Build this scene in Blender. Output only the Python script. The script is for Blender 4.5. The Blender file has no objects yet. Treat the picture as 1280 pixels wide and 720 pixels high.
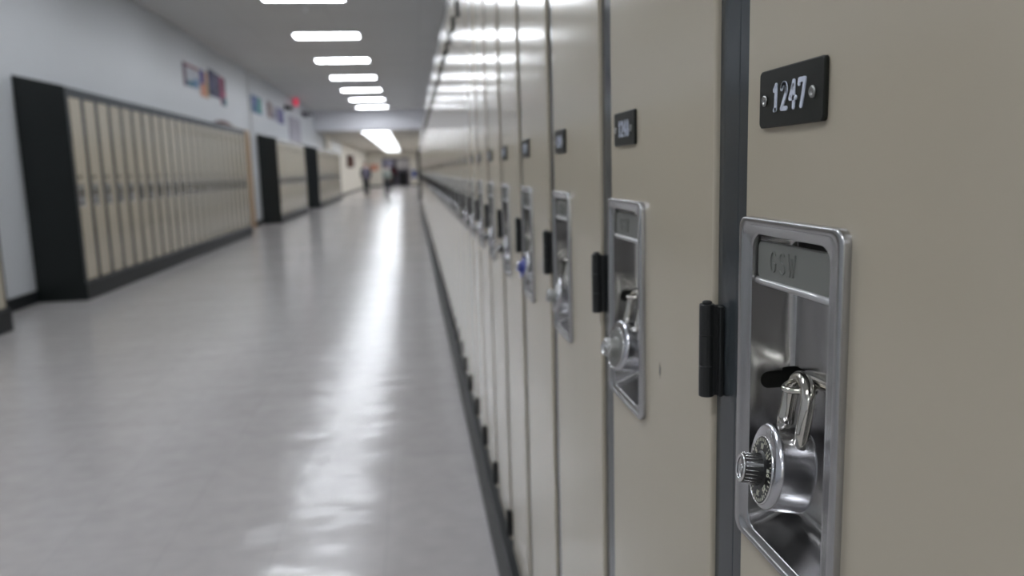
import bpy, bmesh, math, random
from mathutils import Vector, Matrix
random.seed(7)
S = bpy.context.scene
COL = S.collection
PI = math.pi

# ------------------------------------------------------------------ camera
H = 1.0167; CX = -0.1858
YAW, PITCH, ROLL = math.radians(6.89), math.radians(-8.65), math.radians(-1.6095)
fw = Vector((math.sin(YAW)*math.cos(PITCH), math.cos(YAW)*math.cos(PITCH), math.sin(PITCH)))
rt = Vector((math.cos(YAW), -math.sin(YAW), 0)); up = rt.cross(fw)
r2 = math.cos(ROLL)*rt + math.sin(ROLL)*up
u2 = -math.sin(ROLL)*rt + math.cos(ROLL)*up
cd = bpy.data.cameras.new('camera'); cam = bpy.data.objects.new('camera', cd); COL.objects.link(cam)
m = Matrix((r2, u2, -fw)).transposed().to_4x4(); m.translation = Vector((CX, 0, H)); cam.matrix_world = m
cd.sensor_width = 36; cd.lens = 980.04/1280*36; cd.clip_start = .01; cd.clip_end = 300
cd.dof.use_dof = True; cd.dof.focus_distance = .418; cd.dof.aperture_fstop = 7.6
S.camera = cam

# ------------------------------------------------------------------ world, lights, exposure
W = bpy.data.worlds.new('world'); S.world = W; W.use_nodes = True
W.node_tree.nodes['Background'].inputs[0].default_value = (.6, .65, .72, 1)
W.node_tree.nodes['Background'].inputs[1].default_value = .05
LAMP = 24.0                       # emission of the ceiling diffusers
LAMP_COLOUR = (.90, .94, 1, 1)
S.view_settings.view_transform = 'Standard'; S.view_settings.look = 'None'
S.view_settings.exposure = 0; S.view_settings.gamma = 1; S.view_settings.use_curve_mapping = False

# layout measured from the photograph (metres)
P = .305                          # locker pitch
XL = -3.008                       # front of the left lockers
XW = -3.408; XR = .40             # walls
ZC = 3.13; ZT = 1.77; ZB = .15    # ceiling, locker top, plinth
YB = 27.6; YE = 57.0              # bulkhead, end wall

# ------------------------------------------------------------------ materials
def lin(c):
    return tuple(((v/255)/12.92 if v/255 <= .04045 else ((v/255+.055)/1.055)**2.4) for v in c)
def mat(name, rgb, rough=.5, metal=0, emit=0, coat=0, noise=None, bump=None, spec=.5, emitrgb=None):
    M = bpy.data.materials.new(name); M.use_nodes = True; N = M.node_tree.nodes; L = M.node_tree.links
    b = N['Principled BSDF']; c = (*rgb, 1)
    b.inputs['Base Color'].default_value = c; b.inputs['Roughness'].default_value = rough
    b.inputs['Metallic'].default_value = metal; b.inputs['Specular IOR Level'].default_value = spec
    b.inputs['Coat Weight'].default_value = coat; b.inputs['Coat Roughness'].default_value = .08
    if emit:
        b.inputs['Emission Color'].default_value = emitrgb or c; b.inputs['Emission Strength'].default_value = emit
    tc = N.new('ShaderNodeTexCoord')
    if noise:                      # (scale, amount): gentle mottling of the colour
        n = N.new('ShaderNodeTexNoise'); n.inputs['Scale'].default_value = noise[0]; n.inputs['Detail'].default_value = 4
        L.new(tc.outputs['Object'], n.inputs['Vector'])
        mx = N.new('ShaderNodeMix'); mx.data_type = 'RGBA'
        L.new(n.outputs['Fac'], mx.inputs[0])
        mx.inputs[6].default_value = tuple(v*(1-noise[1]) for v in rgb)+(1,)
        mx.inputs[7].default_value = tuple(min(1, v*(1+noise[1])) for v in rgb)+(1,)
        L.new(mx.outputs[2], b.inputs['Base Color'])
    if bump:                       # (scale, strength, distance, [stretch xyz])
        n = N.new('ShaderNodeTexNoise'); n.inputs['Scale'].default_value = bump[0]; n.inputs['Detail'].default_value = 2
        mp = N.new('ShaderNodeMapping'); L.new(tc.outputs['Object'], mp.inputs['Vector'])
        if len(bump) > 3: mp.inputs['Scale'].default_value = bump[3]
        L.new(mp.outputs[0], n.inputs['Vector'])
        bp = N.new('ShaderNodeBump'); bp.inputs['Strength'].default_value = bump[1]; bp.inputs['Distance'].default_value = bump[2]
        L.new(n.outputs['Fac'], bp.inputs['Height']); L.new(bp.outputs[0], b.inputs['Normal'])
    return M

CREAM = (.465, .415, .328)
M = {}
M['cream'] = mat('cream locker paint', CREAM, .165, noise=(3, .02), bump=(7, .25, .0022, (1, 1, .35)))
M['frame'] = mat('slate grey locker frame', (.046, .053, .058), .14, noise=(20, .08), spec=.4)
M['hinge'] = mat('black hinge steel', (.012, .013, .013), .42)
M['inner'] = mat('dark locker interior', (.02, .02, .016), .7)
M['black'] = mat('black laminate panel', (.0075, .011, .0105), .38)
M['rubber'] = mat('black rubber base', (.012, .014, .015), .45, noise=(6, .1), spec=.3)
M['chrome'] = mat('polished stainless steel', (.54, .535, .53), .21, 1, bump=(14, .12, .0012, (1, 1, .35)))
M['plateframe'] = mat('satin stainless rim', (.46, .46, .465), .27, 1)
M['lift'] = mat('grey painted lift', (.22, .225, .21), .38, .35)
M['liftlip'] = mat('worn bright edge', (.52, .52, .52), .35, .6)
M['lockbody'] = mat('brushed padlock steel', (.60, .60, .63), .2, 1, bump=(60, .12, .0004, (.1, 1, .3)))
M['shackle'] = mat('hardened shackle steel', (.62, .60, .55), .09, 1)
M['dialblack'] = mat('black dial', (.010, .010, .009), .35)
M['dialblue'] = mat('blue dial', (.02, .04, .30), .35)
M['dialgrey'] = mat('pale grey dial', (.26, .26, .245), .35, .3)
M['dialwhite'] = mat('off white dial print', (.62, .62, .52), .5)
M['silver'] = mat('silver trim', (.7, .7, .7), .2, 1)
M['plate'] = mat('black number plate', (.008, .009, .006), .45, spec=.3)
M['digit'] = mat('chalky white numerals', (.60, .64, .74), .6, noise=(900, .12))
M['rivet'] = mat('rivet aluminium', (.36, .36, .35), .35, 1)
M['wall'] = mat('white wall paint', (.62, .64, .66), .42, noise=(1.2, .03), bump=(5, .1, .004))
M['wallcream'] = mat('cream wall paint', (.80, .76, .68), .45, noise=(1.5, .03))
M['ceilfar'] = mat('cream ceiling', (.64, .61, .55), .7)
M['bulk'] = mat('white bulkhead', (.80, .80, .84), .6)
M['wood'] = mat('tan oak', (.42, .29, .17), .45, noise=(9, .2))
M['mauve'] = mat('mauve grey door paint', (.36, .34, .40), .5)
M['fixture'] = mat('white fixture steel', (.7, .7, .7), .4)
M['diffuser'] = mat('lit diffuser', (.9, .9, .9), .5, emit=LAMP, emitrgb=LAMP_COLOUR)
M['red'] = mat('red lens', (.55, .04, .08), .4, emit=.6, emitrgb=(.8, .05, .12, 1))
M['dark'] = mat('dark plastic', (.03, .03, .035), .5)
M['brown'] = mat('red brown wood', (.075, .017, .010), .5)
M['whiteboard'] = mat('white enamel board', (.86, .88, .9), .35)
M['orange'] = mat('orange red paper', (.72, .36, .26), .7)
M['blue'] = mat('blue plastic', (.05, .09, .30), .5)
M['maroon'] = mat('maroon cloth', (.14, .07, .06), .8)
M['doorframe'] = mat('purple grey door frame', (.08, .06, .09), .5)

# ceiling: lay-in tiles
M['ceil'] = mat('grey ceiling tile', (.74, .735, .72), .8)
def grid(M, size, mortar, dark):
    N = M.node_tree.nodes; L = M.node_tree.links; b = N['Principled BSDF']
    tc = N.new('ShaderNodeTexCoord'); br = N.new('ShaderNodeTexBrick'); L.new(tc.outputs['Object'], br.inputs['Vector'])
    br.offset = 0; br.inputs['Scale'].default_value = 1; br.inputs['Brick Width'].default_value = size[0]
    br.inputs['Row Height'].default_value = size[1]; br.inputs['Mortar Size'].default_value = mortar
    base = b.inputs['Base Color'].default_value[:]
    for i, k in (('Color1', 1), ('Color2', .96), ('Mortar', dark)):
        br.inputs[i].default_value = tuple(v*k for v in base[:3])+(1,)
    L.new(br.outputs['Color'], b.inputs['Base Color'])
    return br, b, N, L
grid(M['ceil'], (1.22, .61), .008, .88)

# floor: waxed vinyl tiles, pale grey with a fine fleck, slightly wavy
M['floor'] = mat('waxed vinyl tile', (.475, .452, .445), .12, spec=.30)
br, b, N, L = grid(M['floor'], (.305, .305), .0012, .82)
tc = N.new('ShaderNodeTexCoord')
n = N.new('ShaderNodeTexNoise'); n.inputs['Scale'].default_value = 14; n.inputs['Detail'].default_value = 6; L.new(tc.outputs['Object'], n.inputs['Vector'])
rmp = N.new('ShaderNodeMapRange'); rmp.inputs['From Min'].default_value = .3; rmp.inputs['From Max'].default_value = .7
rmp.inputs['To Min'].default_value = .95; rmp.inputs['To Max'].default_value = 1.04; L.new(n.outputs['Fac'], rmp.inputs['Value'])
vm = N.new('ShaderNodeVectorMath'); vm.operation = 'SCALE'; L.new(br.outputs['Color'], vm.inputs[0]); L.new(rmp.outputs[0], vm.inputs['Scale'])
L.new(vm.outputs[0], b.inputs['Base Color'])
mp = N.new('ShaderNodeMapping'); mp.inputs['Scale'].default_value = (2.2, 5.5, 1); L.new(tc.outputs['Object'], mp.inputs['Vector'])
n2 = N.new('ShaderNodeTexNoise'); n2.inputs['Scale'].default_value = 1.25; n2.inputs['Detail'].default_value = 2.5; L.new(mp.outputs[0], n2.inputs['Vector'])
bp = N.new('ShaderNodeBump'); bp.inputs['Strength'].default_value = .8; bp.inputs['Distance'].default_value = .008
L.new(n2.outputs['Fac'], bp.inputs['Height']); L.new(bp.outputs[0], b.inputs['Normal'])
n3 = N.new('ShaderNodeTexNoise'); n3.inputs['Scale'].default_value = .9; n3.inputs['Detail'].default_value = 3; L.new(tc.outputs['Object'], n3.inputs['Vector'])
r3 = N.new('ShaderNodeMapRange'); r3.inputs['To Min'].default_value = .13; r3.inputs['To Max'].default_value = .23; L.new(n3.outputs['Fac'], r3.inputs['Value'])
L.new(r3.outputs[0], b.inputs['Roughness'])

# cream door with one dark scuff below its latch (door 1248)
M['cream_scuffed'] = M['cream'].copy(); M['cream_scuffed'].name = 'cream paint with scuff'
N = M['cream_scuffed'].node_tree.nodes; L = M['cream_scuffed'].node_tree.links
tc = N.new('ShaderNodeTexCoord'); mp = N.new('ShaderNodeMapping'); mp.inputs['Location'].default_value = (0, -.108, -.8565)
L.new(tc.outputs['Object'], mp.inputs['Vector'])
sc = N.new('ShaderNodeMapping'); sc.inputs['Scale'].default_value = (0, 210, 100); L.new(mp.outputs[0], sc.inputs['Vector'])
ln = N.new('ShaderNodeVectorMath'); ln.operation = 'LENGTH'; L.new(sc.outputs[0], ln.inputs[0])
nz = N.new('ShaderNodeTexNoise'); nz.inputs['Scale'].default_value = 600; L.new(tc.outputs['Object'], nz.inputs['Vector'])
ad = N.new('ShaderNodeMath'); ad.operation = 'MULTIPLY_ADD'; L.new(nz.outputs['Fac'], ad.inputs[0]); ad.inputs[1].default_value = 1.6; L.new(ln.outputs['Value'], ad.inputs[2])
cr = N.new('ShaderNodeMapRange'); cr.inputs['From Min'].default_value = 1.1; cr.inputs['From Max'].default_value = 1.5; L.new(ad.outputs[0], cr.inputs['Value'])
mx = N.new('ShaderNodeMix'); mx.data_type = 'RGBA'; L.new(cr.outputs[0], mx.inputs[0]); mx.inputs[6].default_value = (.16, .15, .13, 1)
src = N['Principled BSDF'].inputs['Base Color'].links[0].from_socket; L.new(src, mx.inputs[7]); L.new(mx.outputs[2], N['Principled BSDF'].inputs['Base Color'])

# ------------------------------------------------------------------ mesh helpers
def to_obj(name, bm, m, parent=None, smooth=False, loc=None):
    me = bpy.data.meshes.new(name); bmesh.ops.recalc_face_normals(bm, faces=bm.faces)
    for f in bm.faces: f.smooth = smooth
    bm.to_mesh(me); bm.free()
    o = bpy.data.objects.new(name, me); COL.objects.link(o); me.materials.append(m)
    if parent: o.parent = parent
    if loc: o.location = loc
    return o
def box(bm, x0, x1, y0, y1, z0, z1, bev=0):
    r = bmesh.ops.create_cube(bm, size=1)
    vs = r['verts']
    for v in vs:
        v.co = Vector(((x0+x1)/2+v.co.x*(x1-x0), (y0+y1)/2+v.co.y*(y1-y0), (z0+z1)/2+v.co.z*(z1-z0)))
    if bev:
        es = list({e for v in vs for e in v.link_edges})
        bmesh.ops.bevel(bm, geom=es, offset=bev, segments=2, profile=.5, affect='EDGES')
def bx(name, m, parent, *a, bev=0):
    bm = bmesh.new(); box(bm, *a, bev=bev); return to_obj(name, bm, m, parent)
def lathe(bm, prof, n=48, axis='X', centre=(0, 0, 0), cap=True):
    """prof: list of (along, radius) turned about an axis"""
    rows = []
    c = Vector(centre)
    def pt(a, r, t):
        if axis == 'X': return c+Vector((a, r*math.cos(t), r*math.sin(t)))
        if axis == 'Z': return c+Vector((r*math.cos(t), r*math.sin(t), a))
        return c+Vector((r*math.cos(t), a, r*math.sin(t)))
    for a, r in prof:
        rows.append([bm.verts.new(pt(a, r, 2*PI*i/n)) for i in range(n)])
    for A, B in zip(rows, rows[1:]):
        for i in range(n): bm.faces.new((A[i], A[(i+1) % n], B[(i+1) % n], B[i]))
    if cap: bm.faces.new(rows[0]); bm.faces.new(rows[-1][::-1])
def tube(bm, pts, rad, n=14, closed=False):
    pts = [Vector(p) for p in pts]; rows = []; ref = None
    for i, p in enumerate(pts):
        a = pts[i-1] if i else (pts[-1] if closed else p); c = pts[(i+1) % len(pts)] if (i < len(pts)-1 or closed) else p
        t = (c-a).normalized()
        if ref is None: ref = t.orthogonal().normalized()
        ref = (ref-t*ref.dot(t)).normalized(); s = t.cross(ref)
        r = rad[i] if isinstance(rad, (list, tuple)) else rad
        rows.append([bm.verts.new(p+r*(math.cos(2*PI*k/n)*ref+math.sin(2*PI*k/n)*s)) for k in range(n)])
    pr = list(zip(rows, rows[1:]))+([(rows[-1], rows[0])] if closed else [])
    for A, B in pr:
        for i in range(n): bm.faces.new((A[i], A[(i+1) % n], B[(i+1) % n], B[i]))
    if not closed: bm.faces.new(rows[0]); bm.faces.new(rows[-1][::-1])
def catmull(p, k=6):
    p = [Vector(q) for q in p]; out = []
    for i in range(len(p)-1):
        a, b_, c, d = p[max(i-1, 0)], p[i], p[i+1], p[min(i+2, len(p)-1)]
        for j in range(k):
            t = j/k; out.append(.5*((2*b_)+(c-a)*t+(2*a-5*b_+4*c-d)*t*t+(3*b_-a-3*c+d)*t**3))
    out.append(p[-1]); return out
def rrect(y0, y1, z0, z1, r, k=6):
    pts = []
    for cy, cz, a0 in ((y1-r, z1-r, 0), (y0+r, z1-r, 90), (y0+r, z0+r, 180), (y1-r, z0+r, 270)):
        for i in range(k+1):
            t = math.radians(a0+90*i/k); pts.append((cy+r*math.cos(t), cz+r*math.sin(t)))
    return pts
def prism(bm, pts, x0, x1, bev=0):
    """outline in (y,z) extruded between x0 (outer face) and x1"""
    rows = []
    if bev:
        cy = sum(p[0] for p in pts)/len(pts); cz = sum(p[1] for p in pts)/len(pts)
        w = max(abs(p[0]-cy) for p in pts); h = max(abs(p[1]-cz) for p in pts)
        seq = [(x0, 1), (x0+bev, 0), (x1, 0)]
        for x, s in seq:
            rows.append([bm.verts.new((x, cy+(p[0]-cy)*(1-s*bev/w), cz+(p[1]-cz)*(1-s*bev/h))) for p in pts])
    else:
        for x in (x0, x1): rows.append([bm.verts.new((x, *p)) for p in pts])
    k = len(pts)
    for A, B in zip(rows, rows[1:]):
        for i in range(k): bm.faces.new((A[i], A[(i+1) % k], B[(i+1) % k], B[i]))
    bm.faces.new(rows[0]); bm.faces.new(rows[-1][::-1])
def tagd(o, label, cat, group=None):
    o['label'] = label; o['category'] = cat
    if group: o['group'] = group
    return o
def empty(name, loc, rz=0):
    o = bpy.data.objects.new(name, None); COL.objects.link(o); o.empty_display_size = .1
    o.location = loc; o.rotation_euler = (0, 0, rz); return o
def struct(o): o['kind'] = 'structure'; return o
def copy_tree(o, parent=None):
    c = o.copy(); COL.objects.link(c); c.parent = parent
    for ch in list(o.children): copy_tree(ch, c)
    return c

# stroke font (unit cell: width .6, height 1, origin at left bottom)
def arc(cx, cy, rx, ry, a0, a1, n=10):
    return [(cx+rx*math.cos(math.radians(a0+(a1-a0)*i/n)), cy+ry*math.sin(math.radians(a0+(a1-a0)*i/n))) for i in range(n+1)]
GL = {
 '0': [arc(.3, .5, .25, .5, 90, 450, 20)],
 '1': [[(.14, .80), (.34, 1), (.32, .5), (.30, .02)], [(.18, .0), (.32, .02)]],
 '2': [arc(.30, .73, .25, .27, 165, -25, 10)+[(.06, .02), (.56, .0)]],
 '3': [arc(.27, .75, .24, .25, 150, -80, 10), arc(.27, .26, .27, .26, 80, -150, 10)],
 '4': [[(.42, 0), (.40, 1), (.04, .36), (.60, .36)]],
 '5': [[(.52, 1), (.12, 1), (.10, .56)]+arc(.27, .32, .28, .32, 100, -140, 10)],
 '6': [[(.45, 1), (.12, .5)]+arc(.3, .28, .24, .28, 160, 520, 14)],
 '7': [[(.03, .86), (.06, 1), (.58, 1), (.44, .5), (.26, 0)]],
 '8': [arc(.3, .76, .2, .24, 270, 630, 14), arc(.3, .26, .26, .26, 90, 450, 14)],
 '9': [arc(.3, .7, .24, .29, -20, 340, 14)+[(.48, .4), (.3, 0)]],
 'G': [arc(.32, .5, .28, .5, 45, 315, 12)+[(.56, .42), (.32, .42)]],
 'S': [arc(.31, .75, .24, .25, 30, 270, 9)+arc(.31, .25, .25, .25, 90, -150, 9)],
 'W': [[(.0, 1), (.16, 0), (.32, .8), (.48, 0), (.64, 1)]],
}
def stroke(bm, pts, w, d, x):
    """flat strip with round joints in the (y,z) plane; front at x, body to x+d"""
    def cyl(p, n=10):
        vs = [[bm.verts.new((xx, p[0]+w/2*math.cos(2*PI*i/n), p[1]+w/2*math.sin(2*PI*i/n))) for i in range(n)] for xx in (x-.00003, x+d)]
        for i in range(n): bm.faces.new((vs[0][i], vs[0][(i+1) % n], vs[1][(i+1) % n], vs[1][i]))
        bm.faces.new(vs[0]); bm.faces.new(vs[1][::-1])
    for p in pts: cyl(p)
    for a, c in zip(pts, pts[1:]):
        dx, dy = c[0]-a[0], c[1]-a[1]; l = math.hypot(dx, dy)
        if l < 1e-7: continue
        nx, ny = -dy/l*w/2, dx/l*w/2
        q = [(a[0]+nx, a[1]+ny), (c[0]+nx, c[1]+ny), (c[0]-nx, c[1]-ny), (a[0]-nx, a[1]-ny)]
        A = [bm.verts.new((x, *k)) for k in q]; B = [bm.verts.new((x+d, *k)) for k in q]
        for i in range(4): bm.faces.new((A[i], A[(i+1) % 4], B[(i+1) % 4], B[i]))
        bm.faces.new(A); bm.faces.new(B[::-1])
def text(bm, s, yc, zc, h, w, d, x, adv=.78, rot=0, wx=1.0):
    """text read from outside the door: left is +y"""
    tot = len(s)*adv*h*wx-(adv-.6)*h*wx
    for i, ch in enumerate(s):
        for st in GL[ch]:
            pp = []
            for px, pz in st:
                a = (px+i*adv)*h*wx-tot/2; bz = (pz-.5)*h
                a, bz = a*math.cos(rot)-bz*math.sin(rot), a*math.sin(rot)+bz*math.cos(rot)
                pp.append((yc-a, zc+bz))
            stroke(bm, pp, w, d, x)

# ------------------------------------------------------------------ the setting
def sbx(name, m, *a): return struct(bx(name, M[m], None, *a))
Y0 = -7.0; YF = 68.0
sbx('floor', 'floor', -9, 4, Y0-.2, YF+.2, -.1, 0)
sbx('ceiling', 'ceil', XW-.2, XR+.2, Y0, YB, ZC, ZC+.1)
def walls():
    # left wall: white paint up to beyond the bulkhead, cream further on
    sbx('wall_left', 'wall', XW-.2, XW, Y0, 30.3, 0, ZC)
    sbx('wall_left_far', 'wallcream', XW-.2, XW, 30.3, YE, 0, 2.6)
    sbx('wall_right', 'wall', XR, XR+.2, Y0, 30.3, 0, ZC)
    sbx('wall_right_far', 'wallcream', XR, XR+.2, 30.3, YE, 0, 2.6)
    sbx('wall_back', 'wallcream', XW-.2, XR+.2, Y0-.2, Y0, 0, ZC)
    sbx('trim_bulkhead', 'bulk', XW, XR, YB, YB+.3, 2.45, ZC)
    sbx('ceiling_far', 'ceilfar', XW, XR, YB+.3, YE, 2.45, 2.6)
    # end wall with the doorway
    bm = bmesh.new()
    box(bm, XW-2, -2.28, YE, YE+.2, 0, 2.6); box(bm, -.47, XR+1, YE, YE+.2, 0, 2.6); box(bm, -2.28, -.47, YE, YE+.2, 1.94, 2.6)
    struct(to_obj('wall_end', bm, M['wallcream']))
    bm = bmesh.new()
    for y0, y1 in ((Y0, 5.3), (5.752, 7.058), (14.08, 14.85), (16.45, 17.298), (21.572, 21.85), (23.9, 24.498), (31.82, YE)):
        box(bm, XW, XW+.012, y0, y1, 0, .105)
    struct(to_obj('baseboard_left', bm, M['rubber']))
    bm = bmesh.new(); box(bm, XR-.012, XR, 19.39, 27.99, 0, .105); box(bm, XR-.012, XR, 34.11, YE, 0, .105)
    struct(to_obj('baseboard_right', bm, M['rubber']))
    bm = bmesh.new(); box(bm, XW, -2.38, YE-.012, YE, 0, .12); box(bm, -.37, XR, YE-.012, YE, 0, .12)
    struct(to_obj('baseboard_end', bm, M['rubber']))
    # foyer beyond the doorway
    sbx('wall_foyer_back', 'mauve', -9, 4, YF-2, YF-1.8, 0, 3.0)
    sbx('wall_foyer_left', 'wallcream', -7, -6.8, YE+.2, YF-2, 0, 3.0)
    sbx('wall_foyer_right', 'wallcream', 2.4, 2.6, YE+.2, YF-2, 0, 3.0)
    sbx('ceiling_foyer', 'ceilfar', -7, 2.6, YE+.2, YF-2, 2.8, 2.9)
    bm = bmesh.new(); box(bm, XW+.0, XW+.03, 16.72, 16.76, 1.9, 3.1)
    struct(to_obj('trim_conduit', bm, M['fixture']))
walls()
def door(name, y0, y1, z1, slab, frame, fw_=.07):
    d = struct(empty(name, (XW, (y0+y1)/2, 0)))
    def p(nm, m, *a): o = bx(nm, M[m], d, *a); o.location = (-XW, -(y0+y1)/2, 0); return o
    bm = bmesh.new()
    box(bm, XW, XW+.03, y0, y0+fw_, 0, z1); box(bm, XW, XW+.03, y1-fw_, y1, 0, z1); box(bm, XW, XW+.03, y0+fw_, y1-fw_, z1-fw_, z1)
    o = to_obj('door_frame', bm, M[frame], d); o.location = (-XW, -(y0+y1)/2, 0)
    p('door_leaf', slab, XW, XW+.018, y0+fw_, y1-fw_, .005, min(z1-fw_, 2.2 if z1 > 2.3 else z1-fw_))
    if z1 > 2.3: p('transom_panel', slab, XW, XW+.014, y0+fw_, y1-fw_, 2.215, z1-fw_)
    bm = bmesh.new(); tube(bm, catmull([(XW+.018, y0+.14, .95), (XW+.06, y0+.14, .95), (XW+.065, y0+.2, .95), (XW+.065, y0+.26, .95)]), .009, 8)
    o = to_obj('door_handle', bm, M['silver'], d, True); o.location = (-XW, -(y0+y1)/2, 0)
door('door_1', 14.86, 16.44, 1.90, 'wood', 'wood', .10)
door('door_2', 21.86, 23.89, 2.58, 'mauve', 'mauve')
d3 = struct(empty('door_3', (-1.375, YE, 0)))
bm = bmesh.new()
for a in ((-.955, -.905, -.03, .24, 0, 1.94), (.905, .955, -.03, .24, 0, 1.94), (-.955, .955, -.03, .24, 1.88, 1.98)): box(bm, *a)
to_obj('door_frame', bm, M['doorframe'], d3)
M['foyerglow2'] = mat('frosted window glass', (.4, .39, .38), .4, emit=.22, emitrgb=(.72, .68, .68, 1))
M['foyerglow'] = mat('daylit window glass', (.3, .3, .36), .3, emit=.2, emitrgb=(.62, .60, .80, 1))
for i, (a, b_) in enumerate(((-3.2, -1.75), (-1.55, -.2))):
    w = struct(empty('window_%d' % (i+1), ((a+b_)/2, YF-2, 1.25)))
    hw = (b_-a)/2
    bm = bmesh.new()
    for q in ((-hw, hw, -.06, 0, -.05, 0), (-hw, hw, -.06, 0, .95, 1.0), (-hw, -hw+.05, -.06, 0, 0, .95), (hw-.05, hw, -.06, 0, 0, .95), (-.02, .02, -.06, 0, 0, .95)): box(bm, *q)
    to_obj('window_frame', bm, M['doorframe'], w)
    bx('window_pane', M['foyerglow' if i == 0 else 'foyerglow2'], w, -hw+.05, hw-.05, -.03, -.005, 0, .95)

# ------------------------------------------------------------------ ceiling lights
def make_light():
    t = empty('ceiling_light', (0, 0, 0))
    bm = bmesh.new(); hw, hd = .50, .225
    for q in ((-hw, hw, -hd, -hd+.02), (-hw, hw, hd-.02, hd), (-hw, -hw+.02, -hd+.02, hd-.02), (hw-.02, hw, -hd+.02, hd-.02)):
        box(bm, *q, -.022, 0)
    to_obj('frame', bm, M['fixture'], t)
    bx('diffuser', M['diffuser'], t, -.48, .48, -.205, .205, -.016, -.002)
    return t
proto = make_light()
LY = [12.75+2.73*k for k in range(-7, 6)]
names = ['nearest the camera over the first lockers']
for i, y in enumerate(LY):
    t = proto if i == 0 else copy_tree(proto)
    t.location = (-1.40, y, ZC)
    k = i-7+1   # 0 = the panel cut by the top edge of the photo
    lab = {6: 'lit ceiling panel cut by the top edge of the photo', 7: 'lit ceiling panel, first whole one below the top edge',
           8: 'lit ceiling panel, second whole one down the corridor', 9: 'lit ceiling panel, third whole one down the corridor',
           10: 'lit ceiling panel, fourth whole one down the corridor', 11: 'lit ceiling panel, second to last before the bulkhead',
           12: 'lit ceiling panel, last one just before the bulkhead'}.get(i, 'lit rectangular ceiling panel above the frame, nearer than all panels in view')
    tagd(t, lab, 'ceiling light', 'ceiling panels before the bulkhead')
k = 0; y = YB+1.1
while y < YE-1.2:
    t = copy_tree(proto); t.location = (-1.42, y, 2.45)
    tagd(t, 'lit ceiling panel in the merged bright row beyond the bulkhead', 'ceiling light', 'ceiling panels beyond the bulkhead')
    y += 2.6
t = copy_tree(proto); t.location = (-1.4, 62, 2.8)
tagd(t, 'lit ceiling panel in the foyer behind the far doorway', 'ceiling light')

# ------------------------------------------------------------------ locker parts
# locker space: +x into the locker, y from the hinge edge (0) to the latch side (P), z from the floor
OY0, OY1, OZ0, OZ1 = .146, .255, .802, .987      # outer rim of the latch pocket
IY0, IY1, IZ0, IZ1 = .1590, .2410, .810, .978    # its mouth
DZ0, DZ1 = .168, 1.712
def door_mesh(lo=0):
    bm = bmesh.new(); T = .016; w = .257
    ys = [lo, OY0+.006, OY1-.006, w]; zs = [DZ0, OZ0+.006, OZ1-.006, DZ1]
    for i in range(3):
        for j in range(3):
            if i == 1 and j == 1: continue
            box(bm, 0, T, ys[i], ys[i+1], zs[j], zs[j+1])
    bmesh.ops.remove_doubles(bm, verts=bm.verts, dist=1e-5)
    # drop the doubled inner faces
    seen = {}
    for f in list(bm.faces):
        k = tuple(round(v, 5) for v in f.calc_center_median()); seen.setdefault(k, []).append(f)
    dead = [f for v in seen.values() if len(v) > 1 for f in v]
    bmesh.ops.delete(bm, geom=dead, context='FACES')
    es = [e for e in bm.edges if len(e.link_faces) == 2 and e.calc_face_angle(0) > 1 and all(v.co.x < .001 for v in e.verts)
          and not (OY0 < (e.verts[0].co.y+e.verts[1].co.y)/2 < OY1 and OZ0 < (e.verts[0].co.z+e.verts[1].co.z)/2 < OZ1)]
    bmesh.ops.bevel(bm, geom=es, offset=.0018, segments=2, profile=.5, affect='EDGES')
    return bm
def frame_mesh(lo=0):
    bm = bmesh.new(); F = .003; s = .259
    if lo: box(bm, F, F+.03, .0008, lo-.002, ZB, ZT, bev=.0009)
    box(bm, F, F+.03, s, s+(P-s)*.335, ZB, ZT, bev=.0009)            # two-piece jamb with a seam between
    box(bm, F+.0005, F+.03, s+(P-s)*.335+.001, P, ZB, ZT, bev=.0009)
    box(bm, F, F+.03, lo, s-.0002, 1.715, ZT, bev=.0008)
    box(bm, F, F+.03, lo, s-.0002, ZB, .165, bev=.0006)
    return bm
def carcass_mesh():
    bm = bmesh.new()
    box(bm, .035, .38, 0, .0015, ZB, ZT); box(bm, .035, .38, P-.0015, P, ZB, ZT)
    box(bm, .3785, .38, .0015, P-.0015, ZB, ZT); box(bm, .035, .378, .0015, P-.0015, ZB, ZB+.002)
    box(bm, .035, .378, .0015, P-.0015, ZT-.002, ZT)
    box(bm, .035, .378, .0015, P-.0015, 1.42, 1.422)
    return bm
def pocket_mesh():
    bm = bmesh.new(); rows = []
    def sm(t): return t*t*(3-2*t)
    for ins, x, r in ((0, -.0022, .009), (0, .004, .009), (0, .009, .009), (0, .014, .0085), (0.0003, .0175, .008), (.0012, .0205, .007), (.0028, .0222, .006), (.005, .023, .005)):
        zb = IZ0+.0075*sm(max(0, min(1, (x+.002)/.022)))
        rows.append([(x, *p) for p in rrect(IY0+ins, IY1-ins, zb+(ins if x > .01 else 0), IZ1-ins, r)])
    V = [[bm.verts.new(p) for p in row] for row in rows]; k = len(V[0])
    for A, B in zip(V, V[1:]):
        for i in range(k): bm.faces.new((A[i], A[(i+1) % k], B[(i+1) % k], B[i]))
    bm.faces.new(V[-1][::-1])
    bmesh.ops.recalc_face_normals(bm, faces=bm.faces)
    return bm
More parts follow.
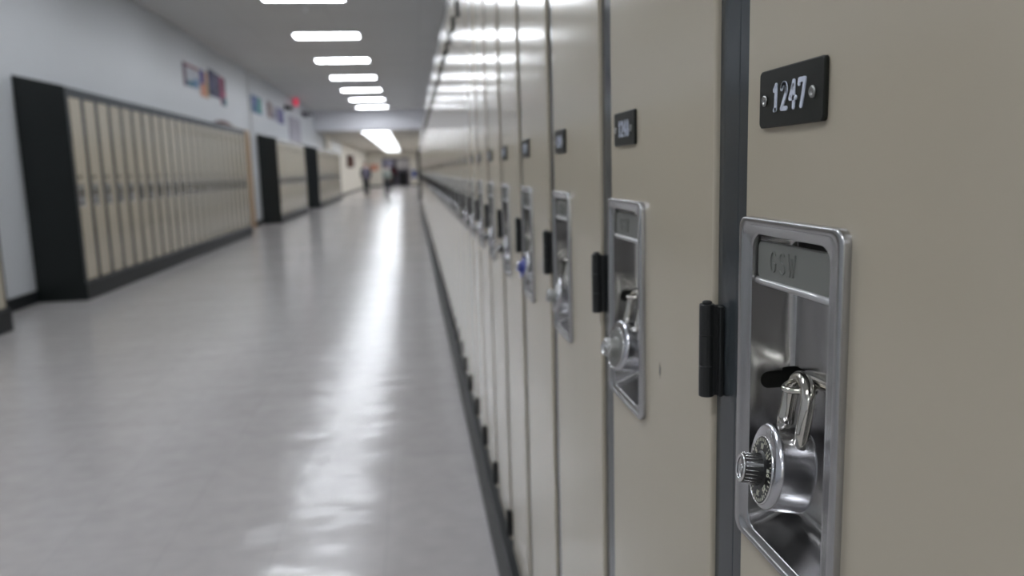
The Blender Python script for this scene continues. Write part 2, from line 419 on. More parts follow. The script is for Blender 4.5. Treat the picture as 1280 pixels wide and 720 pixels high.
def rim_mesh():
    bm = bmesh.new(); V = []
    def lerp(a, b_, t): return a+(b_-a)*t
    for t, x, r in ((0, .0004, .0070), (0, -.0034, .0070), (.03, -.0043, .0068), (.09, -.0047, .0066), (.36, -.0045, .0068), (.42, -.0040, .007), (.46, -.0033, .0072), (.92, -.0031, .0085), (.97, -.0028, .009), (1.0, -.0023, .009)):
        V.append([bm.verts.new((x, *p)) for p in rrect(lerp(OY0, IY0, t), lerp(OY1, IY1, t), lerp(OZ0, IZ0, t), lerp(OZ1, IZ1, t), r)])
    k = len(V[0])
    for A, B in zip(V, V[1:]):
        for i in range(k): bm.faces.new((A[i], A[(i+1) % k], B[(i+1) % k], B[i]))
    return bm
def baked(o):
    dg = bpy.context.evaluated_depsgraph_get(); dg.update()
    me = bpy.data.meshes.new_from_object(o.evaluated_get(dg)); o.modifiers.clear(); o.data = me
def make_pocket(parent):
    o = to_obj('latch_pocket', pocket_mesh(), M['chrome'], parent, True)
    # make sure the faces look out of the door, then give the pressing its thickness
    me = o.data
    if sum(p.normal.x*p.area for p in me.polygons) > 0: me.flip_normals()
    s = o.modifiers.new('s', 'SOLIDIFY'); s.thickness = .0007; s.offset = -1
    bm = bmesh.new()     # slot: stadium through the far side wall, running round the corner into the back
    pts = []
    for i in range(9): t = PI/2+PI*i/8; pts.append((.0088+.0050*math.cos(t), .8947+.0050*math.sin(t)))
    pts += [(.0245, .8897), (.0245, .8997)]
    A = [bm.verts.new((x, .233, z)) for x, z in pts]; B = [bm.verts.new((x, .2465, z)) for x, z in pts]
    for i in range(len(pts)): bm.faces.new((A[i], A[(i+1) % len(pts)], B[(i+1) % len(pts)], B[i]))
    bm.faces.new(A); bm.faces.new(B[::-1])
    c1 = to_obj('cutter', bm, M['inner'])
    bm = bmesh.new(); pts = rrect(.2125, .243, .8912, .9026, .0056)
    prism(bm, pts, .0165, .026)
    c2 = to_obj('cutter', bm, M['inner'])
    for c in (c1, c2):
        q = o.modifiers.new('b', 'BOOLEAN'); q.operation = 'DIFFERENCE'; q.object = c; q.solver = 'EXACT'
    baked(o)
    for p in o.data.polygons: p.use_smooth = True
    for c in (c1, c2): bpy.data.objects.remove(c)
    e = o.modifiers.new('e', 'EDGE_SPLIT'); e.split_angle = math.radians(40)
    rm = to_obj('rim', rim_mesh(), M['plateframe'], o, True)
    # dark housing behind the pressing, so that the slot opens into the dark
    bm = bmesh.new(); hy0, hy1, hz0, hz1 = OY0+.008, OY1-.0065, OZ0+.007, OZ1-.007
    box(bm, .0005, .045, hy1-.0008, hy1, hz0, hz1); box(bm, .0005, .045, hy0, hy0+.0008, hz0, hz1)
    box(bm, .044, .045, hy0+.001, hy1-.001, hz0, hz1)
    to_obj('latch_housing', bm, M['inner'], o)
    # painted lift with its rolled lip
    bm = bmesh.new(); pts = rrect(.1602, .2398, .9535, .9745, .004)
    prism(bm, pts, .0002, .0022, .0006)
    lf = to_obj('lift_handle', bm, M['lift'], o)
    bm = bmesh.new(); tube(bm, [(.0004, .1600, .9525), (.0004, .19, .9526), (.0004, .236, .9522), (.0006, .2400, .9525)], .0019, 10)
    to_obj('lift_lip', bm, M['liftlip'], o, True)
    bm = bmesh.new(); text(bm, 'GSW', .2105, .9645, .0110, .0007, .001, -.0005, adv=.92)
    to_obj('embossed_letters', bm, M['lift'], o)
    # padlock eye
    bm = bmesh.new()
    tube(bm, catmull([(.027, .2285, .8985), (.016, .2225, .8990), (.0065, .2150, .8992), (.0020, .2085, .8990), (.0038, .2025, .8993), (.011, .2000, .8998), (.0205, .2060, .9005), (.027, .214, .9005)]), .0017, 12)
    to_obj('padlock_eye', bm, M['shackle'], o, True)
    bm = bmesh.new()
    tube(bm, catmull([(.027, .232, .8992), (.0195, .212, .9015), (.0165, .190, .9035), (.0125, .176, .9045), (.010, .1602, .904)]), .0034, 12)
    to_obj('latch_rod', bm, M['shackle'], o, True)
    return o
def make_hinge(parent, z, name='hinge'):
    bm = bmesh.new(); h = .030
    for i in range(3):
        z0 = z-h+i*2*h/3; z1 = z0+2*h/3-.0002
        lathe(bm, [(z0, .0046), (z0+.0003, .0049), (z1-.0003, .0049), (z1, .0046)], 16, 'Z', (-.0052, -.0045, 0))
    lathe(bm, [(z+h, .0030), (z+h+.0012, .0032), (z+h+.002, .0020)], 12, 'Z', (-.0052, -.0045, 0))
    box(bm, .0000, .0028, -.0130, -.003, z-h+.001, z+h-.001, .0006)
    box(bm, -.0050, .003, -.0085, -.0035, z-h+.001, z+h-.001, .0006)
    return to_obj(name, bm, M['hinge'], parent)
def make_plate(parent, num=None):
    pts = rrect(.1695, .2360, 1.0340, 1.0630, .0024)
    bm = bmesh.new(); prism(bm, pts, -.0024, -.0002, .0006)
    o = to_obj('number_plate', bm, M['plate'], parent)
    return o
def plate_marks(plate, num):
    bm = bmesh.new(); text(bm, num, .2030, 1.0484, .0122, .0023, .0006, -.0029, adv=.90, wx=.82)
    to_obj('numerals', bm, M['digit'], plate)
    for y in (.2028-.0235, .2028+.0262):
        bm = bmesh.new(); lathe(bm, [(-.0024, .0029), (-.0030, .0029), (-.0035, .0022), (-.0033, .0013), (-.0022, .0010), (-.0022, .0002)], 20, 'X', (0, y, 1.0478))
        to_obj('rivet', bm, M['rivet'], plate, True)
def make_locker(lo=0):
    t = empty('locker', (0, 0, 0))
    t['zero'] = 0
    d = to_obj('door', door_mesh(lo), M['cream'], t)
    to_obj('frame', frame_mesh(lo), M['frame'], t)
    to_obj('carcass', carcass_mesh(), M['inner'], t)
    make_plate(t); make_pocket(t)
    for z in (.213, .899, 1.585): o = make_hinge(t, z); o.location.y = lo
    del t['zero']
    return t
locker0 = make_locker(); locker1 = make_locker(.034)
# cheaper copy for the far ones: same meshes
first_used = set()
def place_locker(x, y, rz, label, group=None):
    src = locker1 if x < -1 else locker0
    if src not in first_used: t = src; first_used.add(src)
    else: t = copy_tree(src)
    # the empty sits on the plinth; parts are modelled from the floor up
    t.location = (x, y, ZB); t.rotation_euler = (0, 0, rz)
    tagd(t, label, 'locker', group)
    for c in t.children: c.location = (0, c.location.y, -ZB)
    return t

RO = .169
ordn = ['', 'first', 'second', 'third', 'fourth', 'fifth', 'sixth', 'seventh', 'eighth', 'ninth', 'tenth']
rightL = {}
for k in range(-2, 63):
    if k < 0: lab, g = 'cream steel locker behind the camera side of locker 1247, out of the photo', 'right-hand lockers nearer than number 1247'
    elif k == 0: lab, g = 'nearest cream locker filling the right edge, number plate 1247 and sharp steel latch pocket', 'right-hand row of lockers'
    elif k == 1: lab, g = 'cream locker with plate 1248 and a small dark scuff, just beyond locker 1247', 'right-hand row of lockers'
    elif k <= 10: lab, g = 'cream locker in the right-hand row, %s one beyond locker 1247' % ordn[k], 'right-hand row of lockers'
    else: lab, g = 'blurred cream locker in the far part of the right-hand row, past the tenth', 'distant lockers of the right-hand row'
    L_ = place_locker(0, RO+k*P, 0, lab, g); rightL[k] = L_
    if k >= 0 and k <= 14:
        pl = [c for c in L_.children if c.name.startswith('number_plate')][0]
        plate_marks(pl, str(1247+k))
    if k == 1:
        dd = [c for c in L_.children if c.name.startswith('door')][0]; dd.data = dd.data.copy(); dd.data.materials[0] = M['cream_scuffed']
def left_bank(ystart, n, labf, group):
    out = []
    for i in range(n):
        out.append(place_locker(XL, ystart+(i+1)*P, PI, labf(i), group))
    return out
lb1 = left_bank(7.065, 23, lambda i: 'cream locker in the big left-hand bank, %s' % (
    'nearest, against the black end panel' if i == 0 else ('%s from the black end panel' % ordn[i+1]) if i < 8 else
    'farthest, beside the tan doorway' if i == 22 else 'one of those in its far two thirds'), 'lockers of the big left-hand bank')
left_bank(5.75-4*P, 4, lambda i: 'cream locker at the left edge of the photo, %s' % ('only its far edge showing' if i == 3 else 'outside the frame'), 'lockers at the left edge')
left_bank(17.3, 14, lambda i: 'blurred cream locker in the second left bank, behind the first narrow black panel', 'lockers of the second left bank')
left_bank(24.5, 24, lambda i: 'blurred cream locker in the third and farthest left bank', 'lockers of the third left bank')
for k in range(20):
    place_locker(0, 28.02+k*P, 0, 'distant cream locker of the short right bank past the gap and black panel', 'lockers of the far right bank')

# plinths, sloping tops and black end panels
def bank(side, y0, y1, lab, near=True, far=True):
    s = 1 if side == 'R' else -1; xf = 0 if side == 'R' else XL; xb = XR if side == 'R' else XW
    xb -= s*.003; a, c = sorted((xf-s*.017, xb))
    pl = bx('locker_plinth', M['rubber'], None, a, c, y0, y1, 0, ZB, bev=.003)
    tagd(pl, 'black base under %s' % lab, 'base')
    bm = bmesh.new()
    pts = [(xf+s*.002, ZT), (xf+s*.002, ZT+.022), (xb, ZT+.115), (xb, ZT)]
    A = [bm.verts.new((x, y0, z)) for x, z in pts]; B = [bm.verts.new((x, y1, z)) for x, z in pts]
    for i in range(4): bm.faces.new((A[i], A[(i+1) % 4], B[(i+1) % 4], B[i]))
    bm.faces.new(A); bm.faces.new(B[::-1])
    tagd(to_obj('sloped_top', bm, M['frame']), 'dark sloping top over %s' % lab, 'locker top')
    for on, ya, yb, w in ((near, y0-.02, y0, 'near'), (far, y1, y1+.02, 'far')):
        if not on: continue
        bm = bmesh.new()
        pts = [(xf-s*.017, 0), (xf-s*.017, ZB), (xf-s*.001, ZB+.004), (xf-s*.001, ZT+.026), (xb, ZT+.12), (xb, 0)]
        A = [bm.verts.new((x, ya, z)) for x, z in pts]; B = [bm.verts.new((x, yb, z)) for x, z in pts]
        for i in range(6): bm.faces.new((A[i], A[(i+1) % 6], B[(i+1) % 6], B[i]))
        bm.faces.new(A); bm.faces.new(B[::-1])
        tagd(to_obj('end_panel', bm, M['black']), 'black %s end panel of %s' % (w, lab), 'end panel')
bank('R', RO-2*P, RO+63*P, 'the long right-hand row of lockers', near=True)
bank('R', 28.02, 28.02+20*P, 'the far right bank past the gap')
bank('L', 5.75-4*P, 5.75, 'the lockers at the left edge', far=False)
bank('L', 7.065, 7.065+23*P, 'the big left-hand bank of lockers')
bank('L', 17.3, 17.3+14*P, 'the second left bank of lockers')
bank('L', 24.5, 24.5+24*P, 'the third left bank of lockers')

# ------------------------------------------------------------------ padlocks
def make_padlock(dial='dialblack', detail=True):
    t = empty('padlock', (0, 0, 0)); r = .0232; DC = -.0026   # the dial sits low on the face
    bm = bmesh.new()
    lathe(bm, [(.0085, .019), (.0085, .0215), (.0078, .0230), (.0062, r), (-.0085, r), (-.0098, .0233), (-.0115, .0226), (-.0124, .0214),
               (-.0126, .0205), (-.0126, .0100)], 64)
    to_obj('body', bm, M['lockbody'], t, True)
    bm = bmesh.new(); lathe(bm, [(-.0120, .0176), (-.0130, .0175), (-.0132, .0172), (-.0132, .0100)], 64, 'X', (0, 0, DC))
    d = to_obj('dial', bm, M[dial], t)
    bm = bmesh.new(); lathe(bm, [(-.0118, .0184), (-.0130, .0183), (-.0134, .0179), (-.0131, .0175), (-.0124, .0174)], 64, 'X', (0, 0, DC), cap=False)
    to_obj('dial_ring', bm, M['silver'], t, True)
    if detail:
        bm = bmesh.new()
        for i in range(40):
            a = 2*PI*i/40; r0 = .0144 if i % 5 == 0 else .0153
            pts = [(rr*math.sin(-a), DC+rr*math.cos(a)) for rr in (r0, .0166)]
            stroke(bm, pts, .0004 if i % 5 else .0006, .0004, -.01345)
        for i in range(8):
            a = 2*PI*i/8+math.radians(-105); s = str(5*i)
            tmp = a
            text(bm, s, -.0124*math.sin(a), DC+.0124*math.cos(a), .0027, .0005, .0004, -.01345, adv=.82, rot=-a)
        to_obj('dial_markings', bm, M['dialwhite'], d)
        bm = bmesh.new()     # small stamped crest on the rim above the dial
        for k in range(3): stroke(bm, arc(-.0018, .0183, .0040-.0013*k, .0023-.0007*k, 0, 360, 16), .0004, .0006, -.0130)
        stroke(bm, [(-.0038, .0168), (.0002, .0198)], .0005, .0006, -.0130); stroke(bm, [(-.0038, .0198), (.0002, .0168)], .0005, .0006, -.0130)
        to_obj('stamped_crest', bm, M['silver'], t)
    bm = bmesh.new(); lathe(bm, [(-.012, .0108), (-.0130, .0106), (-.0136, .0092), (-.0142, .0085), (-.0230, .0080), (-.0238, .0072), (-.0238, .0056), (-.0232, .0052), (-.0232, .0002)], 40, 'X', (0, 0, DC))
    k = to_obj('knob', bm, M[dial], t, True)
    bm = bmesh.new()
    for i in range(24):
        a = 2*PI*i/24; c, s = math.cos(a), math.sin(a)
        tube(bm, [(-.0143, .0085*c, DC+.0085*s), (-.0230, .0080*c, DC+.0080*s)], .00022, 6)
    lathe(bm, [(-.0234, .0078), (-.0241, .0075), (-.0243, .0067), (-.0241, .0058), (-.0234, .0057)], 40, 'X', (0, 0, DC))
    lathe(bm, [(-.0230, .0020), (-.0237, .0020), (-.0238, .0014), (-.0234, .0012)], 20, 'X', (0, 0, DC))
    to_obj('knob_ribs', bm, M['silver'], k, True)
    bm = bmesh.new(); w = .0125; zt = .0375
    pts = [(0, -w, .012), (0, -w, .025), (0, -w, .030)]+[(0, -w*math.cos(PI*i/14), zt+w*math.sin(PI*i/14)) for i in range(15)]+[(0, w, .030), (0, w, .025), (0, w, .012)]
    tube(bm, pts, [.0037]*16+[.0042]*3+[.0046]*2, 20)
    to_obj('shackle', bm, M['shackle'], t, True)
    return t
LKX, LKY, LKZ = .0042, .3785-RO, .8550
p0 = make_padlock()
p0.location = (LKX, RO+LKY, LKZ); p0.rotation_euler = (math.radians(3), math.radians(8), math.radians(-8))
tagd(p0, 'steel combination padlock with black numbered dial hanging in the latch pocket of locker 1247', 'padlock', 'combination padlocks')
pg = make_padlock('dialgrey', False); pb = make_padlock('dialblue', False)
def padlock(src, k, label, dz=0, rot=0, used=[set()]):
    if src.name in used[0]: t = copy_tree(src)
    else:
        used[0].add(src.name); t = src
    t.location = (LKX-.001, RO+k*P+LKY, LKZ+dz); t.rotation_euler = (random.uniform(.02, .10), .17, rot)
    tagd(t, label, 'padlock', 'combination padlocks'); return t
used0 = copy_tree
def pcopy(k, label, dz=0, rot=0):
    t = copy_tree(p0); t.location = (LKX-.001, RO+k*P+LKY, LKZ+dz); t.rotation_euler = (random.uniform(.02, .10), .17, rot)
    tagd(t, label, 'padlock', 'combination padlocks'); return t
padlock(pg, 1, 'steel padlock with pale grey dial knob hanging in the latch pocket of locker 1248', -.002, .12)
padlock(pg, 2, 'blurred steel padlock with pale knob in the latch pocket two lockers beyond 1247', -.003, -.1)
padlock(pb, 3, 'blurred padlock with a blue dial in the latch pocket three lockers beyond 1247', -.001, .1)
pcopy(4, 'blurred black dialled padlock in the latch pocket four lockers beyond 1247', 0, .1)
for k in list(range(5, 30)):
    if k in (9, 17, 23): continue
    if k % 3 == 0: padlock(pg, k, 'distant blurred padlock among the bright dots along the right-hand row', random.uniform(-.003, .001), random.uniform(-.15, .15))
    else: pcopy(k, 'distant blurred padlock among the bright dots along the right-hand row', random.uniform(-.003, .001), random.uniform(-.15, .15))
for i in (0, 1, 2, 3, 4, 6, 8, 11, 14):
    t = copy_tree(p0 if i % 2 else pg); t.location = (XL-LKX, 7.065+(i+1)*P-LKY, LKZ); t.rotation_euler = (0, .17, PI)
    tagd(t, 'small blurred padlock on the lockers of the big left-hand bank', 'padlock', 'padlocks on the left-hand bank')

# ------------------------------------------------------------------ wall items
def poster(y0, y1, z0, z1, cols, label, tilt=0):
    """a paper sheet with abstract blocks of colour"""
    t = empty('poster', (XW+.001, (y0+y1)/2, z0)); hw = (y1-y0)/2; h = z1-z0
    t.rotation_euler = (tilt, 0, 0)
    bx('sheet', mat('poster paper', cols[0], .6), t, 0, .006, -hw, hw, 0, h)
    for q, (a, c, e, f_, col) in enumerate(cols[1:]):
        bx('printed_block', mat('poster ink', col, .6), t, .005, .008, -hw+a*2*hw, -hw+c*2*hw, e*h, f_*h)
    tagd(t, label, 'poster', 'posters on the upper left wall')
poster(12.12, 12.98, 2.34, 2.68, [(.50, .52, .56), (0, .16, 0, 1, (.10, .03, .07)), (.16, 1, .86, 1, (.30, .13, .16)), (.2, .6, .05, .3, (.05, .18, .25)), (.6, .95, .1, .45, (.12, .24, .42))],
       'pale blue poster with a dark red left edge, leftmost of the upper wall group')
poster(13.02, 13.52, 2.27, 2.68, [(.52, .32, .24), (0, .5, .45, 1, (.06, .07, .28)), (.1, .8, .05, .5, (.62, .27, .18)), (.8, 1, .05, .6, (.30, .30, .12))],
       'orange and blue poster, second from the left in the upper wall group')
poster(13.56, 13.98, 2.33, 2.76, [(.05, .05, .12), (.2, .8, .3, .8, (.10, .10, .20))], 'dark navy poster, third from the left in the upper wall group')
poster(14.02, 14.32, 2.33, 2.74, [(.12, .10, .19), (.2, .7, .1, .6, (.06, .05, .10))], 'dark purple poster, fourth from the left in the upper wall group')
poster(14.34, 14.72, 2.24, 2.72, [(.40, .07, .14), (.55, 1, .5, 1, (.12, .07, .12)), (.2, 1, .0, .3, (.04, .14, .20))], 'red poster over a teal sheet, rightmost of the first wall group')
poster(16.98, 18.12, 2.32, 2.68, [(.07, .16, .30), (.55, .95, .1, .95, (.08, .30, .26)), (.1, .5, .5, .9, (.14, .17, .42))], 'blue and green poster just past the wall conduit')
poster(18.75, 19.35, 2.33, 2.70, [(.18, .12, .14), (.5, 1, .1, .9, (.40, .30, .26))], 'brown poster, left one of the far pair with purple')
poster(19.45, 20.05, 2.31, 2.66, [(.42, .40, .46), (.1, .5, .1, .6, (.10, .09, .2))], 'pale lilac sheet between the brown and purple posters')
poster(20.15, 21.1, 2.29, 2.66, [(.10, .09, .26), (.4, .8, .4, 1, (.18, .17, .36))], 'purple blue poster, rightmost on the upper left wall')

def wallthing(name, m, loc, builder, label, cat, sub=None):
    bm = bmesh.new(); builder(bm); o = to_obj(name, bm, M[m], None, False, loc); tagd(o, label, cat); return o
# exit light hanging at the ceiling
t = empty('alarm_light', (XW, 22.9, 2.90))
bm = bmesh.new(); box(bm, 0, .05, -.17, .17, 0, .21, .01); to_obj('housing', bm, M['fixture'], t)
bm = bmesh.new(); box(bm, .05, .13, -.19, .19, .015, .195, .02); to_obj('lens', bm, M['red'], t)
tagd(t, 'small glowing red light high on the left wall under the ceiling', 'alarm light')
def camb(bm):
    box(bm, 0, .06, -.05, .05, .02, .16, .01); lathe(bm, [(-.06, .05), (.10, .05), (.12, .06), (.16, .06)], 20, 'Y', (.14, -.02, .07))
    tube(bm, [(.05, 0, .1), (.14, 0, .09)], .02, 8)
wallthing('security_camera', 'dark', (XW, 21.35, 2.66), camb, 'dark bracketed camera on the left wall just before the red light', 'camera')
def spk(bm):
    box(bm, 0, .16, -.12, .12, 0, .13, .02); box(bm, .16, .30, -.10, .10, .03, .10, .01)
wallthing('wall_horn', 'doorframe', (XW, 24.7, 2.74), spk, 'small dark grey fitting on the left wall past the red light', 'wall fitting')
def sprk(bm):
    lathe(bm, [(0, .035), (-.006, .035), (-.012, .012), (-.035, .012), (-.037, .026), (-.041, .026)], 20, 'Z')
wallthing('sprinkler_head', 'whiteboard', (-1.46, 10.75, ZC), sprk, 'tiny white sprinkler on the ceiling behind the nearest lit panel', 'sprinkler')
def bag(bm):
    rows = []
    for i in range(9):
        a = -.26+.065*i; hgt = .045*math.sin(PI*(i+.6)/9.4)+.012
        rows.append([bm.verts.new((.02+.10*math.cos(t)*1.0, a+random.uniform(-.006, .006), max(0, hgt*math.sin(t)))) for t in [PI*j/8 for j in range(9)]])
    for A, B in zip(rows, rows[1:]):
        for j in range(8): bm.faces.new((A[j], A[j+1], B[j+1], B[j]))
        bm.faces.new((A[8], A[0], B[0], B[8]))
    bm.faces.new(rows[0]); bm.faces.new(rows[-1][::-1])
o = wallthing('folded_cloth', 'maroon', (XL-.10, 12.95, ZT+.062), bag, 'low maroon brown bundle lying on top of the big left-hand bank', 'cloth')
o.rotation_euler = (0, .23, 0)

def fr(bm, y0, y1, z0, z1, x=0, w=.06, d=.05):
    box(bm, x, x+d, y0, y1, z0, z0+w); box(bm, x, x+d, y0, y1, z1-w, z1); box(bm, x, x+d, y0, y0+w, z0+w, z1-w); box(bm, x, x+d, y1-w, y1, z0+w, z1-w)
t = empty('white_board', (XW, 34.6, 1.86))
bx('panel', M['whiteboard'], t, 0, .02, -2.6, 2.6, 0, .52)
bm = bmesh.new(); fr(bm, -2.66, 2.66, -.05, .56, 0, .05, .035); to_obj('board_frame', bm, M['fixture'], t)
tagd(t, 'long white panel high on the left wall just past the bulkhead', 'board')
struct(bx('trim_pilaster', M['wallcream'], None, XW, XW+.10, 30.3, 31.8, 1.9, 2.45))
t = empty('display_case', (XW, 40.9, 1.30))
bm = bmesh.new(); box(bm, 0, .24, -.75, .75, 0, .62, .01); to_obj('case', bm, M['brown'], t)
bm = bmesh.new(); fr(bm, -.7, .7, .05, .57, .23, .05, .03); to_obj('case_frame', bm, M['brown'], t)
tagd(t, 'dark red brown case on the cream left wall near the walking people', 'wall case')
t = empty('notice', (-2.95, YE, 1.12))
bx('sheet', M['orange'], t, -.22, .28, -.015, 0, 0, .48); bx('small_sheet', M['orange'], t, .32, .42, -.012, 0, .12, .42)
tagd(t, 'orange red notice on the end wall left of the doorway', 'notice')
t = empty('wall_box', (-.12, YE, .58))
bm = bmesh.new(); box(bm, -.17, .17, -.16, 0, 0, .50, .02); to_obj('shell', bm, M['blue'], t)
bm = bmesh.new(); box(bm, -.175, .175, -.17, -.005, .50, .535, .01); to_obj('lid', bm, M['blue'], t)
tagd(t, 'small blue box on the end wall right of the doorway', 'box')
# dark cabinet in the foyer
t = empty('low_cabinet', (-.92, 60.2, 0))
bm = bmesh.new(); box(bm, -.34, .34, -.25, .25, .08, 1.0, .01); to_obj('body', bm, M['dark'], t)
for a in (-.17, .17):
    bx('cabinet_door', M['dark'], t, a-.16, a+.16, -.27, -.25, .12, .95)
bx('base', M['black'], t, -.31, .31, -.2, .2, 0, .08)
tagd(t, 'black waist-high cabinet seen through the far doorway', 'cabinet')

# ------------------------------------------------------------------ people
M['skin'] = mat('skin', (.42, .26, .19), .5)
def skinmesh(name, pts, edges, radii, m, parent, root=0, sub=2):
    me = bpy.data.meshes.new(name); me.from_pydata([Vector(p) for p in pts], edges, []); me.materials.append(m)
    o = bpy.data.objects.new(name, me); COL.objects.link(o)
    s = o.modifiers.new('skin', 'SKIN'); s.use_smooth_shade = True
    me.skin_vertices[0].data
    for i, r in enumerate(radii):
        v = me.skin_vertices[0].data[i]
        v.radius = (r, r) if not isinstance(r, tuple) else r
        v.use_root = (i == root)
    u = o.modifiers.new('sub', 'SUBSURF'); u.levels = sub; u.render_levels = sub
    baked(o)
    for p in o.data.polygons: p.use_smooth = True
    if not o.data.materials: o.data.materials.append(m)
    o.parent = parent
    return o
def person(loc, rz, height, top, bottom, hair, shirt, label, stride=.16, jacket_open=False, longhair=False):
    t = empty('person', loc, rz); s = height/1.75
    # faces -y in its own space
    Pn = {'pel': (0, 0, .95), 'bel': (0, 0, 1.10), 'chest': (0, .01, 1.30), 'nb': (0, .015, 1.46), 'nk': (0, .005, 1.53), 'hd': (0, -.005, 1.62), 'ht': (0, 0, 1.70)}
    order = list(Pn); pts = [Pn[k] for k in order]; rad = [(.15, .11), (.135, .095), (.165, .11), (.07, .065), (.052, .052), (.078, .092), (.055, .065)]
    ed = [(0, 1), (1, 2), (2, 3), (3, 4), (4, 5), (5, 6)]
    def add(p, r, a): pts.append(p); rad.append(r); ed.append((a, len(pts)-1)); return len(pts)-1
    legs = []; arms = []
    for sx, st in ((-1, stride), (1, -stride)):
        h = add((sx*.09, 0, .88), .09, 0); kn = add((sx*.085, -st*.55-.01, .50), .060, h); an = add((sx*.075, -st+.02, .10), .040, kn)
        he = add((sx*.075, -st-.02, .045), .035, an); to = add((sx*.08, -st-.16, .035), .028, he)
        legs.append([pts[h], pts[kn], pts[an], pts[to]])
        sh = add((sx*.17, .01, 1.42), .058, 3); el = add((sx*.225, .03+st*.4, 1.15), .043, sh); wr = add((sx*.215, -.04+st*1.0, .92), .028, el)
        pa = add((sx*.212, -.05+st*1.1, .86), .030, wr)
        arms.append([pts[sh], pts[el], pts[wr]])
        bp_ = Vector(pts[pa])
        for q, (dy, ln) in enumerate(((-.027, .060), (-.009, .070), (.009, .066), (.027, .052))):
            a = add((bp_.x, bp_.y+dy, bp_.z-.038), .0095, pa); c = add((bp_.x-sx*.008, bp_.y+dy*1.05-.004, bp_.z-.038-ln*.5), .0088, a)
            add((bp_.x-sx*.022, bp_.y+dy*1.05-.006, bp_.z-.038-ln), .0078, c)
        a = add((bp_.x-sx*.006, bp_.y-.040, bp_.z-.002), .011, pa); add((bp_.x-sx*.014, bp_.y-.056, bp_.z-.038), .0095, a)
    sc = lambda P_: [tuple(v*s for v in p) for p in P_]
    rs = lambda R_: [tuple(v*s for v in r) if isinstance(r, tuple) else r*s for r in R_]
    skinmesh('body', sc(pts), ed, rs(rad), M['skin'], t)
    # jacket or shirt with sleeves
    jp = [(0, 0, .84), (0, 0, 1.10), (0, .01, 1.30), (0, .015, 1.45)]; jr = [(.192, .15), (.18, .132), (.205, .145), (.105, .09)]; je = [(0, 1), (1, 2), (2, 3)]
    for a in arms:
        i = len(jp); jp += [a[0], a[1], (a[2][0], a[2][1], a[2][2]+.02)]; jr += [.080, .064, .048]; je += [(3, i), (i, i+1), (i+1, i+2)]
    skinmesh('jacket' if jacket_open else 'sweater', sc(jp), je, rs(jr), top, t)
    if jacket_open:
        bm = bmesh.new()
        for v0, v1, w0, w1 in ((.88, 1.1, .055, .06), (1.1, 1.3, .06, .07), (1.3, 1.46, .07, .04)):
            pass
        rows = []
        for z, w, y in ((.86, .036, -.160), (1.0, .040, -.158), (1.12, .042, -.150), (1.30, .048, -.162), (1.42, .042, -.125), (1.48, .030, -.090)):
            rows.append([bm.verts.new((s*x, s*(y+abs(x)*.25), s*z)) for x in (-w, -w/2, 0, w/2, w)]+[bm.verts.new((s*x, s*(y+.06), s*z)) for x in (w, 0, -w)])
        for A, B in zip(rows, rows[1:]):
            for j in range(8): bm.faces.new((A[j], A[(j+1) % 8], B[(j+1) % 8], B[j]))
        bm.faces.new(rows[0]); bm.faces.new(rows[-1][::-1])
        to_obj('shirt_front', bm, shirt, t, True)
    tp = [(0, 0, 1.06), (0, 0, .90)]; tr = [(.155, .115), (.168, .132)]; te = [(0, 1)]
    for l in legs:
        i = len(tp); tp += [(l[0][0], l[0][1], .84), l[1], (l[2][0], l[2][1], .06)]; tr += [.105, .076, .056]; te += [(1, i), (i, i+1), (i+1, i+2)]
    skinmesh('trousers', sc(tp), te, rs(tr), bottom, t)
    for l in legs:
        bm = bmesh.new(); rows = []
        ax, ay = l[2][0], l[2][1]
        for y, w, hh in ((.055, .028, .07), (.03, .036, .095), (-.03, .038, .09), (-.10, .043, .06), (-.17, .038, .045), (-.205, .020, .03)):
            rows.append([bm.verts.new((s*(ax+w*math.cos(q)), s*(ay+y), s*max(.002, .002+hh*.5*(1+math.sin(q))))) for q in [2*PI*j/12 for j in range(12)]])
        for A, B in zip(rows, rows[1:]):
            for j in range(12): bm.faces.new((A[j], A[(j+1) % 12], B[(j+1) % 12], B[j]))
        bm.faces.new(rows[0]); bm.faces.new(rows[-1][::-1])
        to_obj('shoe', bm, M['dark'], t, True)
    # hair cap, and a simple face: nose, eyes, mouth, ears
    bm = bmesh.new(); bmesh.ops.create_uvsphere(bm, u_segments=20, v_segments=12, radius=1)
    low = .0 if not longhair else -.75
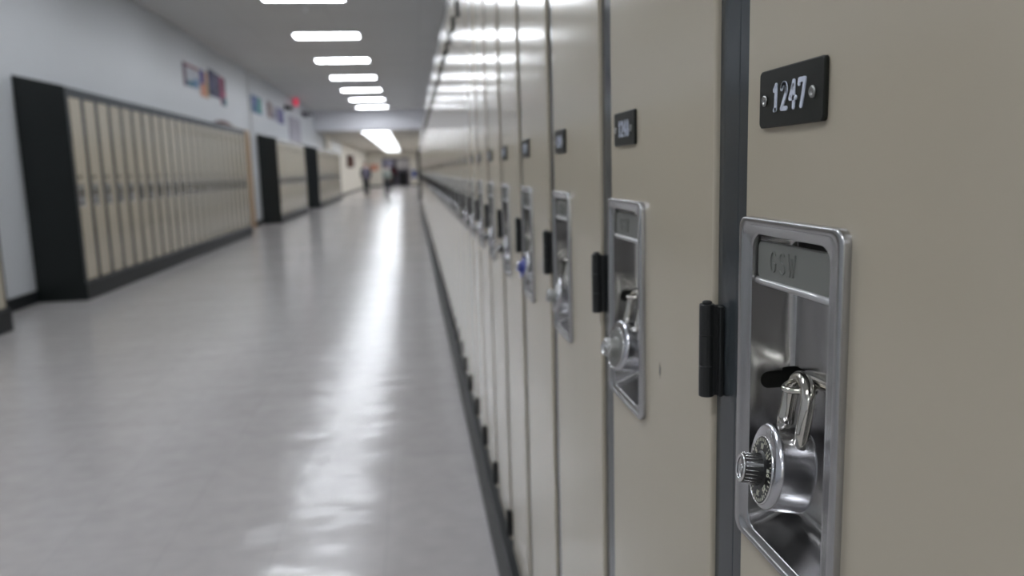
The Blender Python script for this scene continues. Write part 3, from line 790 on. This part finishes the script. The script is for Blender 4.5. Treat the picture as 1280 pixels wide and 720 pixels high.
    for v in bm.verts:
        x, y, z = v.co
        if y < -.25 and z < .55: y = -.25+(y+.25)*.15; 
        z2 = max(z, low if y > -.2 else .25)
        v.co = Vector((x*.092, y*.105+.012, z2*.105+1.665))*s
    to_obj('hair', bm, hair, t, True)
    bm = bmesh.new()
    tube(bm, [Vector((0, -.088, 1.645))*s, Vector((0, -.104, 1.61))*s, Vector((0, -.088, 1.60))*s], [.008*s, .013*s, .008*s], 8)
    to_obj('nose', bm, M['skin'], t, True)
    for sx in (-1, 1):
        bm = bmesh.new(); bmesh.ops.create_icosphere(bm, subdivisions=2, radius=.011*s, matrix=Matrix.Translation(Vector((sx*.031, -.084, 1.64))*s)); to_obj('eye', bm, M['dark'], t, True)
        bm = bmesh.new(); bmesh.ops.create_icosphere(bm, subdivisions=2, radius=1, matrix=Matrix.Translation(Vector((sx*.082, .0, 1.625))*s) @ Matrix.Diagonal((.010*s, .018*s, .03*s, 1))); to_obj('ear', bm, M['skin'], t, True)
    bm = bmesh.new(); tube(bm, [Vector((-.02, -.084, 1.572))*s, Vector((0, -.092, 1.571))*s, Vector((.02, -.084, 1.572))*s], .005*s, 8); to_obj('mouth', bm, M['orange'], t, True)
    tagd(t, label, 'person')
    return t
navy = mat('navy jacket', (.008, .016, .036), .75); dk = mat('charcoal trousers', (.018, .022, .026), .8)
greygreen = mat('grey green sweater', (.26, .29, .27), .85); dred = mat('dark red top', (.14, .02, .04), .8)
lilac = mat('pale lilac shirt', (.36, .32, .42), .8); blackhair = mat('black hair', (.012, .011, .012), .5); brownhair = mat('brown hair', (.09, .05, .035), .5)
person((-2.20, 34.6, 0), .05, 1.47, navy, dk, brownhair, lilac, 'person in an open navy jacket over a pale shirt walking by the left wall', .10, True)
person((-1.31, 34.9, 0), PI-.1, 1.36, greygreen, dk, blackhair, lilac, 'person with black hair in a grey green sweater walking before the far doorway', .12, False, True)
person((-1.60, 58.9, 0), .2, 1.62, dred, dk, blackhair, lilac, 'person in a dark red top standing inside the far doorway', .05)
